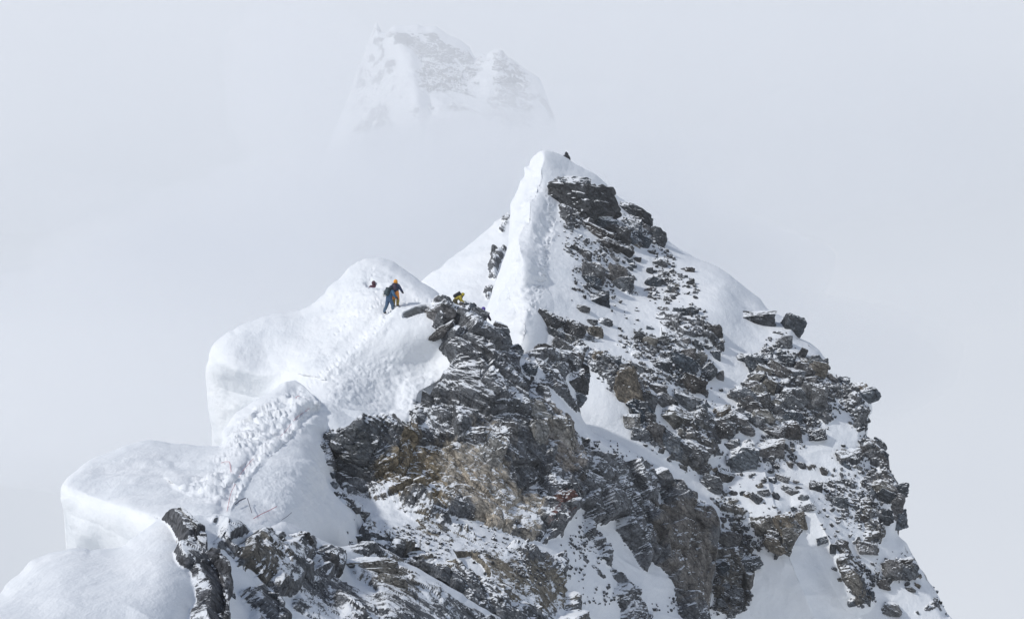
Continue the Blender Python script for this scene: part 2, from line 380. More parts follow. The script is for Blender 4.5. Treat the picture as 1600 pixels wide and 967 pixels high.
A_ROCK = [
 (-0.3,16,[(880,348),(930,370),(985,400),(1035,392),(1075,412),(1088,440),(1090,470),(1110,500),(1132,520),(1128,560),(1060,520),(1000,500),(960,480),(930,470),(905,440),(890,400)]),
 (0.45,8,[(857,283),(875,279),(905,287),(940,305),(970,322),(1000,335),(1022,352),(1040,378),(1035,390),(1010,388),(985,395),(960,385),(930,365),(900,355),(880,335),(862,310)]),
 (0.1,8,[(905,385),(925,395),(945,430),(940,455),(915,450),(900,420)]),
 (0.1,8,[(950,415),(975,412),(992,430),(985,456),(960,455)]),
 (-0.02,16,[(845,490),(900,470),(935,460),(990,490),(1040,485),(1085,500),(1130,515),(1120,560),(1100,580),(1130,600),(1150,640),(1130,690),(1150,740),(1120,780),(1060,740),(1010,700),(985,660),(960,620),(930,590),(905,560),(870,530)]),
 (0.22,12,[(965,575),(1000,560),(1040,600),(1080,650),(1110,700),(1125,745),(1090,745),(1040,710),(1000,680),(975,640)]),
 (-1.0,8,[(908,570),(930,590),(960,630),(985,668),(1020,712),(1060,745),(1110,800),(1010,760),(960,700),(920,690),(860,640),(840,600),(905,620)]),
 (-0.7,6,[(1003,560),(1020,565),(1078,640),(1066,650)]),
 (-1.0,12,[(1045,380),(1190,462),(1150,478),(1140,500),(1215,508),(1175,560),(1150,600),(1120,570),(1132,520),(1098,450)]),
 (-0.12,14,[(1130,620),(1165,590),(1180,560),(1215,525),(1260,530),(1290,565),(1300,590),(1345,605),(1366,630),(1358,680),(1330,670),(1300,660),(1280,690),(1250,700),(1200,720),(1190,740),(1160,745),(1130,700)]),
 (0.4,8,[(1318,606),(1345,600),(1370,620),(1362,665),(1355,685),(1335,650)]),
 (-0.8,8,[(1308,640),(1330,655),(1345,690),(1325,710),(1300,690)]),
 (0.55,8,[(1350,682),(1378,690),(1400,735),(1415,760),(1420,790),(1408,835),(1388,800),(1362,760),(1348,720)]),
 (-0.45,14,[(1130,760),(1180,720),(1230,710),(1330,700),(1350,720),(1390,805),(1425,855),(1475,940),(1480,967),(1430,930),(1370,900),(1330,930),(1300,860),(1270,790),(1230,860),(1200,850),(1180,800),(1190,860),(1160,920),(1130,970),(1100,970),(1110,860)]),
 (0.3,8,[(1180,810),(1215,800),(1260,803),(1255,830),(1215,865),(1200,850)]),
 (0.3,8,[(1300,845),(1315,850),(1348,905),(1362,935),(1340,940),(1315,890)]),
 (0.2,8,[(1380,890),(1420,880),(1428,900),(1400,915)]),
 (0.25,8,[(1350,785),(1372,800),(1380,840),(1365,870),(1345,850)]),
 (0.42,10,[(1115,830),(1150,850),(1175,890),(1165,940),(1130,965),(1105,900)]),
]
A_FOLD = [
 dict(kind='round', idx=(6,28), w=16, a=3.0), dict(kind='round', idx=(27,52), w=14, a=3.0), dict(kind='round', idx=(0,7), w=10, a=2.0),
 dict(kind='crease', line=[(849,236),(850,250),(845,262),(844,278),(836,290),(834,304),(827,316),(826,330),(822,342),(814,356),(808,372),(812,392),(819,415),(817,432),(811,450),(816,470),(822,490),(818,512)], w=(40,12), a=2.0),
 dict(kind='crease', line=[(850,612),(880,640),(925,684),(985,712),(1040,745)], w=(7,34), a=2.4),
 dict(kind='crease', line=[(1215,800),(1235,870),(1262,940),(1290,1010)], w=(60,90), a=2.2),
 dict(kind='crease', line=[(1265,780),(1300,850),(1340,930)], w=(30,30), a=1.6),
]
sheet('A', A_POLY, A_CTRL, A_ROCK, A_FOLD, name='summit_ridge', step=1.4, tdes=0.5, prints=[([(858,292),(863,320),(864,345),(853,390),(847,425),(834,462),(822,492)],4.5,1.7,0.22),([(866,340),(858,385),(852,425),(840,462),(828,490)],5,1.7,0.2)],
      rough=[(0.5,2.2,14,[(832,250),(846,290),(824,330),(812,360),(812,430),(818,500),(748,518),(776,440),(797,350),(806,300)]),(0.22,1.2,6,[(862,300),(872,340),(858,390),(845,440),(822,500),(800,515),(815,470),(836,400),(846,340),(848,300)]),
             (0.10,3.0,20,[(870,380),(910,460),(860,480),(845,440)])],
      tones=[((0.101,0.103,0.109),20,[(840,270),(1060,300),(1060,400),(900,380)]), ((0.156,0.144,0.125),18,[(970,570),(1010,560),(1110,690),(1120,745),(1040,720)]),
             ((0.148,0.139,0.136),15,[(1345,680),(1430,690),(1430,840),(1380,820)]), ((0.133,0.121,0.098),20,[(1110,720),(1300,700),(1480,960),(1100,970)])])
# ---- paler slope far behind the ridge
sheet('A2', [(610,500),(640,458),(668,432),(700,410),(740,378),(765,358),(790,338),(840,320),(860,400),(840,560),(620,560)],
      [(610,500,205),(668,432,212),(740,378,216),(790,335,220),(840,320,222),(840,560,180),(620,560,180),(730,480,196)],
      [(0.9,7,[(768,392),(794,388),(790,408),(776,438),(762,434)]),(0.9,6,[(786,338),(802,330),(796,352),(786,364),(780,360)]),(0.5,6,[(756,452),(772,448),(768,470),(754,480)])], [], name='snow_slope', step=1.8, dusts=[(0.1,8,[(740,330),(810,320),(800,500),(740,500)])])
# ---- B: snow dome with its cornice and the rock cliff below it
B_POLY = [(350,712),(330,668),(323,620),(324,572),(330,545),(345,527),(380,507),(420,492),(468,484),(495,468),(515,450),(540,425),(562,406),(580,402),(605,406),(632,420),(660,441),(685,458),(700,467),(715,475),(735,482),(750,492),(765,507),(785,517),(796,528),(802,545),(815,553),(840,545),(870,543),(900,553),(910,580),(909,612),(906,640),(920,668),(945,686),(965,690),(1000,715),(1030,735),(1065,760),(1100,780),(1120,805),(1122,830),(1118,870),(1112,920),(1108,967),(1105,1060),(760,1060),(700,960),(600,900),(560,870),(535,835),(500,780),(490,720),(470,690),(400,720)]
B_CTRL = [(580,402,112),(540,425,110),(468,484,107),(380,507,105),(330,545,104),(323,600,105),(324,650,105.5),(330,700,106),(350,640,103.2),(380,620,101.2),(420,640,99.6),(400,720,100),(345,567,101.5),(400,585,101),(450,578,100.5),(400,530,103),(450,520,103),(520,480,105),(600,480,101),(560,440,107),(640,430,108),(700,467,104.5),(660,470,102),(540,560,97),(500,600,94.5),(600,600,96.3),(680,570,99),(650,640,95),(560,640,93),(490,640,91.5),(470,690,90),
 (680,490,99.8),(720,500,101),(760,520,102),(800,560,102.5),(850,560,105),(905,580,107),(900,620,105.5),(740,580,97.5),(700,600,97.5),(800,640,97.5),(850,650,99),(890,690,100),(640,660,94),(700,660,94),(560,680,90),(510,700,89.6),(510,740,89),(560,780,88),(650,720,91),(700,780,90),(800,720,94.5),(800,800,92),(850,830,91.8),(880,760,96),(950,700,103),(1000,720,106),(1060,770,106.5),(1110,810,107),(1115,900,105.5),(950,780,100),(1000,850,101),(900,850,93),(950,900,94.5),(1050,900,101),(1050,967,99),(1000,967,96),
 (580,800,86.5),(640,830,84.5),(700,850,84.8),(800,880,85.5),(870,930,87),(600,860,81.5),(700,910,81),(800,960,82),(900,967,87.5),(540,830,82.5),(760,1060,78),(1105,1060,97),(490,720,89.6),(500,780,87)]
B_CLIFF = [(500,690),(530,678),(575,664),(610,662),(640,672),(652,640),(680,615),(705,590),(712,575),(700,560),(685,547),(688,535),(672,515),(668,495),(680,478),(700,476),(720,488),(740,492),(765,505),(800,530),(815,550),(840,540),(900,550),(915,580),(914,612),(910,640),(925,668),(945,684),(1000,710),(1065,755),(1125,800),(1130,870),(1116,930),(1110,1065),(700,1065),(700,960),(600,900),(545,845),(578,815),(540,785),(515,745),(508,720)]
B_ROCK = [(0.95,9,B_CLIFF),
 (0.42,10,[(545,778),(600,800),(680,818),(760,850),(840,880),(885,920),(885,975),(820,965),(760,935),(700,902),(640,872),(580,842)]),
 (-0.55,7,[(690,806),(710,810),(760,822),(800,838),(850,850),(878,838),(888,802),(905,800),(915,830),(900,868),(850,868),(790,858),(740,842),(705,826)]),
 (-0.35,10,[(880,830),(905,800),(920,830),(940,870),(960,930),(970,1000),(905,1000),(880,920)]),
 (-1.0,6,[(927,822),(960,815),(975,850),(1000,890),(1018,930),(1036,985),(1005,985),(985,920),(950,870)]),
 (-0.2,8,[(1000,860),(1040,900),(1060,960),(1060,1000),(1030,1000),(1005,900)]),
 (-1.0,5,[(705,872),(732,876),(756,903),(752,926),(736,918),(722,895)]),
 (-0.5,5,[(815,642),(830,650),(838,672),(826,668)]),
 (-0.45,5,[(905,690),(960,690),(1000,716),(1015,745),(985,730),(950,712),(915,712)]),
 (-0.6,5,[(1010,755),(1030,770),(1032,800),(1016,790)]),
 (0.15,10,[(668,478),(700,474),(770,502),(805,540),(790,560),(740,530),(690,515)]),
 (-1.0,4,[(848,610),(872,622),(895,640),(925,668),(948,688),(930,690),(896,690),(882,656),(858,642)]),
 (0.2,8,[(500,690),(520,680),(530,720),(515,740),(505,720)])]
B_FOLD = [dict(kind='round', idx=(0,20), w=15, a=2.8), dict(kind='round', idx=(20,46), w=10, a=2.2), dict(kind='crease', line=[(850,612),(880,640),(915,675),(935,690)], w=(5,26), a=1.2),
 dict(kind='crease', line=[(326,556),(345,566),(372,578),(402,586),(428,586),(438,579),(455,582)], w=(60,34), a=1.0),
 dict(kind='crease', line=[(470,600),(500,575),(535,545),(570,515),(600,490),(608,480)], w=(18,12), a=-0.6, sharp=False),
 dict(kind='crease', line=[(474,610),(508,578),(543,549),(576,521),(598,500)], w=(10,22), a=0.3, sharp=False),
 dict(kind='crease', line=[(575,445),(592,449),(620,450)], w=(9,4), a=-0.9),
 dict(kind='crease', line=[(636,493),(652,486),(664,484)], w=(7,3), a=-1.9),
 dict(kind='crease', line=[(618,480),(650,478),(690,474)], w=(10,16), a=0.8),
 dict(kind='crease', line=[(640,660),(655,610),(690,590),(706,578)], w=(40,10), a=0.8, sharp=False),
 dict(kind='crease', line=[(690,470),(640,452),(600,452)], w=(14,10), a=0.35, sharp=False)]
B_TRAMPLE = [(500,470),(560,420),(620,415),(690,460),(690,480),(640,500),(600,500),(560,530),(500,585),(470,600),(470,560),(510,530)]
sheet('B', B_POLY, B_CTRL, B_ROCK, B_FOLD, name='snow_dome', rname='rock_cliff', split=B_CLIFF, step=1.35, tdes=0.05,
      dusts=[(-0.10,16,[(520,690),(640,680),(760,660),(830,650),(895,660),(895,770),(860,840),(760,820),(640,790),(540,770)]),(-0.02,12,[(545,778),(600,800),(680,818),(760,850),(840,880),(885,920),(885,975),(820,965),(760,935),(700,902),(640,872),(580,842)]),(0.12,10,[(665,475),(720,480),(770,505),(800,545),(740,530),(690,520)]),(-0.12,14,[(1000,780),(1110,800),(1115,960),(1060,960),(1010,860)])],
      prints=[([(474,606),(508,576),(543,547),(576,518),(600,496),(604,484)],8,2.0,0.13),([(604,484),(590,462),(578,440),(585,415)],8,1.9,0.12),([(520,520),(560,490),(590,470)],11,2.0,0.10),([(615,478),(650,466),(690,470)],9,2.0,0.10)],
      rough=[(0.10,0.9,20,B_TRAMPLE),(0.12,0.7,14,[(500,580),(560,545),(690,560),(690,600),(640,650),(520,640)]),(0.4,1.6,10,[(640,655),(650,610),(690,585),(706,575),(700,600),(660,640)]),(0.10,0.8,6,[(480,598),(540,550),(600,498),(612,505),(560,548),(500,600)])],
      slabs=[(1.0,14,[(545,778),(600,800),(680,818),(760,850),(840,880),(885,920),(885,975),(820,965),(760,935),(700,902),(640,872),(580,842)]),
             (0.55,12,[(700,690),(760,690),(790,760),(850,790),(830,840),(760,815),(690,785)]),(0.5,14,[(1000,780),(1110,800),(1115,960),(1060,960),(1010,860)])],
      tones=[((0.24,0.195,0.125),20,[(555,730),(640,690),(700,690),(720,760),(690,800),(600,790)]),
             ((0.37,0.33,0.27),18,[(690,690),(760,680),(790,760),(850,790),(830,840),(760,820),(690,790)]),
             ((0.34,0.31,0.28),10,[(850,645),(880,660),(892,700),(890,745),(870,740),(845,690)]),
             ((0.215,0.19,0.145),16,[(545,778),(600,800),(680,818),(760,850),(840,880),(885,920),(885,975),(820,965),(760,935),(700,902),(640,872),(580,842)]),
             ((0.164,0.070,0.055),7,[(846,820),(856,794),(868,780),(874,792),(866,806),(854,828)]),
             ((0.160,0.148,0.133),20,[(1010,790),(1110,800),(1115,960),(1060,960),(1010,860)]),((0.090,0.098,0.105),14,[(500,690),(600,665),(600,720),(540,770),(510,740)])])
# ---- C: the corniced shelf with the path
C_POLY = [(140,880),(122,850),(106,815),(97,785),(95,764),(105,745),(150,715),(222,690),(280,693),(342,696),(346,676),(368,648),(385,636),(420,613),(438,600),(455,590),(475,598),(500,625),(540,636),(600,650),(648,664),(620,690),(560,700),(525,700),(530,745),(555,775),(595,812),(580,840),(550,870),(520,890),(400,910),(250,910),(170,900)]
C_CTRL = [(95,765,73),(105,745,75),(150,715,79.5),(222,690,84),(342,695,84.5),(346,676,87),(385,636,90.5),(455,590,94),(420,650,87.5),(440,680,85),(480,660,88),(500,635,91.2),(540,650,91.6),(648,664,94.5),(560,675,91.2),(300,760,70.5),(400,760,70.5),(350,720,77),(480,740,78),(500,780,77.5),(530,740,91.2),(525,700,91),(595,812,88),(560,815,83.5),(450,800,66.5),(540,850,77.5),(300,820,60),(130,840,71),(110,815,72),(140,880,74),(200,850,66),(200,790,66.5),(250,910,62),(400,910,58),(520,890,74),(170,900,72),(620,690,94.5),(515,720,87.5),(550,800,82.5)]
C_FOLD = [dict(kind='round', idx=(0,10), w=11, a=2.2), dict(kind='round', idx=(9,15), w=10, a=1.4),
 dict(kind='crease', line=[(97,757),(130,768),(165,782),(200,797),(235,808)], w=(50,40), a=1.3),
 dict(kind='crease', line=[(488,640),(455,660),(440,680),(400,710),(375,745),(350,790),(340,820)], w=(14,14), a=-0.7, sharp=False),
 dict(kind='crease', line=[(495,632),(468,655),(450,682),(412,716),(388,742),(372,775)], w=(7,30), a=0.7),
 dict(kind='crease', line=[(275,757),(300,768),(345,762),(372,735)], w=(24,8), a=0.9),
 dict(kind='crease', line=[(405,722),(440,724),(490,728)], w=(6,30), a=0.7, sharp=False)]
sheet('C', C_POLY, C_CTRL, [(0.1,8,[(500,692),(530,680),(545,770),(595,812),(570,835),(600,800),(540,790),(512,742)])], C_FOLD, name='snow_shelf', step=1.35, prints=[([(492,636),(462,657),(446,681),(406,713),(382,743),(360,785)],8,2.5,0.12),([(498,634),(470,658),(453,684),(413,717),(390,745),(368,785)],9,2.5,0.11)],
      rough=[(0.36,1.05,26,[(345,690),(350,672),(385,640),(455,595),(490,625),(480,650),(440,680),(400,700),(350,715)],1),(0.07,0.5,16,[(400,725),(500,725),(520,790),(480,810),(400,790)]),
             (0.3,1.1,10,[(270,760),(370,730),(440,680),(490,640),(480,660),(400,730),(340,790)]),(0.10,2.5,20,[(130,730),(230,695),(340,700),(300,760),(180,770)])])
# ---- D: foreground drift and crags
D_POLY = [(-80,985),(-40,955),(0,925),(20,903),(45,880),(70,868),(110,857),(150,858),(185,856),(210,838),(235,820),(262,804),(300,806),(345,802),(375,812),(392,828),(410,824),(440,815),(470,825),(490,836),(520,850),(545,852),(580,847),(620,870),(660,890),(700,914),(740,940),(790,975),(830,1060),(-80,1060)]
D_CTRL = [(-40,955,45),(0,925,50),(45,880,54),(110,857,55),(185,857,55),(262,803,57.5),(345,802,60),(392,828,59.5),(440,815,63.5),(520,850,67),(580,850,72),(660,890,72),(740,940,72),(790,975,73),(100,900,49),(0,967,42),(150,950,43.5),(250,900,47.5),(300,870,52),(330,940,49),(400,870,57),(450,900,58),(450,967,53),(560,900,65.5),(600,950,61),(700,967,66),(300,1060,42),(-60,1060,36),(600,1060,55),(820,1060,68)]
D_ROCK = [(0.07,14,[(470,905),(540,900),(600,930),(640,1000),(470,1000),(450,950)]),(0.00,12,[(330,842),(380,838),(440,825),(500,840),(540,870),(530,900),(470,905),(440,930),(370,925),(335,880)]),(0.68,7,[(255,812),(262,803),(285,815),(300,830),(315,850),(325,870),(342,900),(352,940),(356,1010),(285,1010),(297,940),(288,905),(270,885),(262,868),(275,855),(270,835)]),
 (0.20,7,[(312,806),(345,802),(385,815),(392,830),(372,842),(352,855),(332,850),(340,825)]),
 (0.43,8,[(375,852),(405,842),(425,862),(445,855),(465,845),(490,836),(492,868),(472,890),(478,900),(460,925),(432,930),(412,912),(392,890),(372,884)]),
 (0.50,8,[(375,932),(400,922),(430,935),(440,960),(432,1010),(388,1010)]),
 (0.50,7,[(490,862),(520,850),(535,872),(532,900),(502,906),(488,885)]),
 (0.27,9,[(540,884),(560,874),(600,872),(640,888),(700,915),(740,945),(790,975),(830,1060),(620,1060),(602,965),(580,922),(548,906)]),
 (0.41,6,[(510,930),(535,942),(575,1000),(550,1000),(515,955)]),
 (0.50,7,[(540,850),(580,845),(630,875),(610,880),(570,872),(538,868)]),
 (0.12,5,[(485,908),(500,908),(502,925),(490,928)])]
D_FOLD = [dict(kind='round', idx=(1,28), w=14, a=2.0), dict(kind='crease', line=[(-40,955),(60,938),(130,940),(200,948),(250,975)], w=(90,30), a=0.9),
 dict(kind='crease', line=[(300,812),(322,850),(345,900),(354,960),(354,1010)], w=(60,22), a=0.7)]
sheet('D', D_POLY, D_CTRL, D_ROCK, D_FOLD, name='foreground_crag', step=1.35, rock_scale=0.55, weather=2, unit=1.45, snow_amp=0.34, dusts=[(-0.22,10,[(250,805),(290,810),(320,850),(350,900),(360,1010),(280,1010),(295,930),(262,868)]),(-0.14,14,[(360,830),(800,840),(820,1060),(360,1060)])],
      slabs=[(0.4,10,[(540,884),(560,874),(600,872),(640,888),(680,908),(640,925),(580,922),(548,906)])],
      tones=[((0.156,0.140,0.109),10,[(540,884),(560,874),(600,872),(640,888),(700,915),(690,935),(600,935),(548,906)]),((0.098,0.101,0.113),12,[(228,830),(262,800),(300,815),(360,900),(360,1010),(280,1010)]),((0.133,0.121,0.098),12,[(375,860),(440,850),(440,930),(400,920)])])
# ---- the far peak in the cloud
sheet('FAR', [(440,420),(480,320),(520,210),(548,140),(566,90),(576,62),(585,40),(590,35),(597,50),(608,50),(616,40),(640,41),(652,38),(664,44),(680,42),(700,56),(718,62),(732,74),(742,92),(752,84),(760,86),(772,78),(785,78),(796,90),(808,96),(820,108),(836,116),(847,130),(858,160),(880,230),(930,330),(960,420)],
      [(440,420,3500),(548,140,3640),(590,35,3600),(640,41,3580),(700,56,3600),(742,92,3620),(785,78,3600),(858,160,3600),(960,420,3300),(640,150,3430),(750,180,3430),(700,300,3250),(600,150,3500)],
      [(0.12,10,[(586,40),(608,55),(608,260),(530,260),(556,120)]),(0.3,12,[(597,50),(640,36),(742,88),(785,70),(865,150),(870,260),(606,260),(606,120)]),(-0.6,10,[(600,55),(618,60),(650,130),(660,170),(640,150),(612,100)]),(-0.4,10,[(742,92),(765,90),(775,150),(750,150)])],
      [dict(kind='round', idx=(0,32), w=14, a=60),dict(kind='crease', line=[(612,50),(645,115),(655,180)], w=(20,50), a=30),dict(kind='crease', line=[(785,80),(775,130),(790,190)], w=(30,40), a=25)],
      name='distant_mountain', step=1.6, unit=9.0, seed=4, smoothn=2, snow_amp=3.0, dusts=[(0.02,30,[(500,0),(1000,0),(1000,420),(500,420)])])
# ================================================================== objects
# ------------------------------------------------------------------ boulders and stones
rng = random.Random(7)
def ico(sub):
    bm = bmesh.new(); bmesh.ops.create_icosphere(bm, subdivisions=sub, radius=1.0)
    V = np.array([v.co[:] for v in bm.verts]); Fc = np.array([[v.index for v in f.verts] for f in bm.faces]); bm.free(); return V, Fc
ICO = {1: ico(1), 2: ico(2), 3: ico(3), 5: ico(5)}
def rock_shape(seed, sub, planes=13, rough=0.05):
    """an angular block: a random convex polytope, chipped and layered"""
    rs = np.random.RandomState(seed); V, Fc = ICO[sub]
    n = rs.normal(size=(planes, 3)); n /= np.linalg.norm(n, axis=1, keepdims=True); n = np.r_[n, np.eye(3), -np.eye(3)]
    dd = np.r_[rs.uniform(0.55, 0.95, planes), rs.uniform(0.6, 1.0, 6)]
    k = V @ n.T; r = np.where(k > 1e-3, dd / np.maximum(k, 1e-3), 9).min(1)
    W = V * r[:, None]
    if rough:
        c, j = cells(W * 2.1 + seed, seed % 50); c2, j2 = cells(W * np.array([4.0, 4.0, 4.6]) + seed, seed % 40 + 3)
        W = W * (1 + rough * 2.4 * c + rough * 1.0 * c2 + rough * fbm(W, 0.4, 3, seed))[:, None]
    lo, hi = W.min(0), W.max(0); return (W - (lo + hi) / 2) / ((hi - lo) / 2), Fc
def rock_mesh(name, seed, sub, **k):
    W, Fc = rock_shape(seed, sub, **k); me = bpy.data.meshes.new(name); me.from_pydata(W.tolist(), [], Fc.tolist()); me.update()
    me.materials.append(M_BOUL); return me
BIG = [rock_mesh('boulder', 100 + i, 5, planes=9 + i % 6, rough=0.055) for i in range(14)]
SMALL = [rock_mesh('stone', 200 + i, 3, planes=8 + i % 5, rough=0.04) for i in range(14)]
DARK, MID, TAN, PALE = (0.074, 0.08, 0.088), (0.132, 0.14, 0.15), (0.185, 0.173, 0.152), (0.27, 0.26, 0.24)
PARENT = {k: bpy.data.objects[n] for k, n in (('A', 'summit_ridge'), ('B', 'rock_cliff'), ('C', 'snow_shelf'), ('D', 'foreground_crag'))}
def place_rock(key, x, y, wpx, hpx, roll=0, tone=MID, sink=0.2, label=None, thick=0.85, name=None, big=None, group=None):
    p, n, d = on(key, x, y + hpx * 0.15)
    s = d / F; sx, sz = wpx / 2 * s, hpx / 2 * s; sy = (sx + sz) / 2 * thick
    pool = BIG if (big if big is not None else max(wpx, hpx) > 19) else SMALL; me = pool[int(x * 7.3 + y * 3.1) % len(pool)]
    o = bpy.data.objects.new(name or ('boulder' if label else 'stone'), me); col.objects.link(o)
    c = at(x, y, d + sy * sink)
    o.location = c; o.rotation_euler = (R(rng.uniform(-15, 15)), R(roll + rng.uniform(-5, 5)), R(rng.uniform(-18, 18)))
    o.scale = (sx * 1.17, sy, sz * 1.17); f = rng.uniform(0.8, 1.25); t = rng.uniform(-.012, .012)
    o.color = (tone[0] * f + t, tone[1] * f, tone[2] * f - t, 1)
    if label: o['label'] = label; o['category'] = 'boulder'
    else: o.parent = PARENT[key]
    return o
def rocks_from(key, ox, oy, s, rows):
    for r in rows:
        x, y, wv, hv = r[:4]; roll = r[4] if len(r) > 4 else 0; tone = r[5] if len(r) > 5 else rng.choice((DARK, MID, MID)); lab = r[6] if len(r) > 6 else None
        place_rock(key, ox + x / s, oy + y / s, wv / s, hv / s, roll, tone, label=lab, sink=(-0.35 if key == 'D' else 0.5 if lab and ('skyline' in lab) and oy == 440 else 0.2))
rocks_from('A', 700, 220, 4.0, [
 (840,415,430,270,18,DARK,'huge dark outcrop boulder just below the summit snow'), (1160,460,240,90,35,DARK,'long dark slab at the skyline beside the summit outcrop'),
 (1150,560,120,120,0,DARK,'rounded dark boulder under the slab of the summit outcrop'), (1310,615,95,150,-20,DARK,'upright dark boulder at the lower right end of summit outcrop'),
 (760,275,250,95,8,DARK,'rime-covered dark ledge on top of the summit outcrop'), (1090,690,130,80,10),(900,850,150,140,20,MID,'layered snow-streaked boulder below the summit outcrop, nearest the track'),(1080,870,170,160,10,MID,'grey layered boulder below the summit outcrop, farther from the track'),
 (950,520,170,110,20,DARK),(1060,600,160,130,15,DARK),(930,575,190,70,22,DARK),(1000,655,170,80,20,DARK),(700,300,120,70,10,DARK),(1200,640,120,90,25,DARK),
 (760,535,45,45),(1260,705,60,45),(1325,770,80,80),(1415,830,35,35),(1400,930,50,60),(1510,810,55,35,15),(1515,890,50,50),(1280,890,90,80),(860,720,70,70,20),(790,670,50,40,30),(1145,770,40,60),(1260,820,40,50),(1480,855,35,30),(1130,800,50,30),(930,790,60,60),(1040,740,60,40),(1170,640,90,80)])
rocks_from('A', 850, 440, 3.2, [
 (268,100,110,85,-10,DARK,'dark pointed boulder at the top of the talus beside the snow track'),(150,255,95,105,20,DARK),(250,260,85,80,0,TAN),(300,215,80,60,20),(20,200,110,90,25,DARK,'lone dark boulder sticking out of the snow at the track foot'),
 (260,375,60,60,0,TAN),(345,410,80,70),(415,540,130,190,-20,TAN,'big tan upright block in the middle of the rocky flank'),(650,690,190,120,25,TAN,'long banded brown block below the tan upright block'),(740,860,160,110,25,MID),(640,820,140,110,30,MID),
 (700,430,170,100,30,DARK),(740,520,130,110,40,DARK),(825,455,75,95,0,DARK,'dark egg-shaped boulder at the edge of the snow chute'),(710,365,95,50,-10,DARK),(850,260,80,85,0,DARK,'dark boulder casting a shadow on the smooth snow chute'),(735,150,70,50,10),(680,155,70,55,20),(530,240,35,35),(590,300,80,50),(480,290,60,70,30),
 (1040,190,215,78,-3,DARK,'flat dark slab boulder lying in smooth snow near skyline'),(1245,225,108,112,20,DARK,'round dark boulder perched on the right skyline'),(1000,385,65,45),(1190,420,120,95,0,DARK,'dark boulder with a thick white snow cap on top'),(1115,400,60,80),(1095,460,75,70,20,TAN,'small tan block below the snow-capped boulder'),(1130,530,95,60,25,TAN),
 (1040,550,80,60,0,DARK),(1240,590,130,130,30,MID,'broad grey slab right of the dark talus blocks'),(1350,600,130,170,15,MID),(1090,610,90,90,0,MID),(1030,610,120,80,5,DARK),(900,735,160,115,0,DARK,'large dark greenish boulder with snow on its sloping top'),(985,880,160,140,-10,MID,'large grey boulder at the lower end of the talus'),
 (1240,690,90,80,10),(1235,755,95,110,0,DARK),(1120,840,150,90),(1140,740,130,70,15),(940,560,45,50),(1400,400,38,32),(1440,490,60,60),(1500,500,55,50),(1520,880,120,80),
 (240,10,90,60),(390,20,110,80),(540,10,100,50),(640,45,40,40),(440,700,75,70,0,PALE,'small pale block beside the snow gully'),(60,270,90,50,20),(100,330,120,60,30),(190,150,70,60),(560,540,90,70,20),(520,600,90,80,20),(700,300,60,40),(770,320,50,60),(860,370,40,50),(880,470,35,50),(1200,310,80,70),(1290,370,50,70,30),(1320,440,60,60),
 (590,600,110,80,25),(480,640,80,90,20),(700,600,120,90,30),(560,760,120,90,25),(480,770,90,60,15),(780,640,60,100,10),(1060,700,80,60),(1000,690,70,60)])
rocks_from('A', 1000, 660, 3.15, [
 (1020,180,110,60),(700,275,65,35,10),(650,285,40,30),(715,510,95,115,-15,TAN,'layered brown block hanging over the lower snow field'),(785,485,60,80,-20,TAN),(605,510,70,70,0,TAN),(670,600,120,70,10,TAN),(805,370,50,35),(830,420,60,35,-20),(740,345,75,40,10),(610,350,60,40),(575,380,80,40,40),
 (975,390,90,60),(905,240,40,40),(865,320,60,60),(1030,300,50,40),(540,700,120,80),(1275,700,130,50,-15),(1200,800,80,50),(1115,620,110,60,10),(1130,490,80,50),(1065,800,55,160,-30,TAN),(1105,870,50,40),(1240,920,90,70,35),(505,350,30,25),(450,475,30,25),(1325,820,60,25,20),(905,580,70,40),(950,620,30,45),(410,480,30,25),(525,520,25,20),(790,210,50,30),(735,205,35,30),(1190,170,60,70)])
rocks_from('B', 640, 460, 5.333, [
 (255,170,230,190,-10,MID,'rime-streaked boulder crowning the cliff beside the snow dome'),(475,70,42,38),(525,100,60,62),(430,78,44,32),(540,180,200,130,15,MID,'rime-crusted knob below the climber in yellow'),(700,390,280,220,15,MID,'large speckled boulder mass on the cliff crest'),(400,430,100,120,20,DARK),(270,310,230,80,-25,MID),
 (370,630,70,40),(760,265,110,45,25,DARK),(1120,470,150,110,20,DARK),(1320,560,200,120,15,MID),(990,650,150,150,0,DARK),(1380,740,150,200,0,DARK),(1080,790,120,90,0,DARK),(880,480,120,130,15),(1400,520,100,110,10,DARK),(1440,640,110,130,-5,DARK),(1425,760,120,140,8,DARK),(1400,880,120,110,15,MID),(1470,700,60,70),(1450,560,60,60),(600,760,90,60,20),(1230,640,130,140,10)])
rocks_from('B', 450, 560, 3.2, [
 (1235,420,105,205,5,PALE,'pale grey block standing in a dark cleft of the cliff'),(1345,420,150,235,-5,PALE,'large beige pillar block at the right edge of the cliff'),(1250,280,180,120,15,PALE),(240,395,65,45),(150,430,35,30),(190,420,42,36),(440,350,130,45,-3,TAN,'flat brown stone slab lying on the cliff top edge'),(1010,500,140,200,5,PALE,'steep beige face block in the middle of the cliff'),(1060,400,160,150,0,MID),(880,400,200,110,0,MID),
 (1450,560,120,100,20),(1500,640,140,130,20,MID),(1400,700,120,140,10)])
rocks_from('D', 320, 780, 5.17, [
 (1340,565,400,150,-6,TAN,'flat brown boulder with snowy seams in the foreground'),(990,530,230,200,0,MID,'rounded grey boulder between snow patches in the foreground'),(890,715,90,100,0,DARK,'small dark rock alone in the foreground snow'),(1500,690,260,190,20,TAN),(760,350,210,170,0,DARK),(390,480,210,150,-20,TAN),(460,850,280,220,10,DARK,'dark rough boulder at the bottom edge beside the roped crag'),(640,600,200,180,-30,TAN),(1060,860,130,80,35,MID),(215,790,60,70,0,MID)])
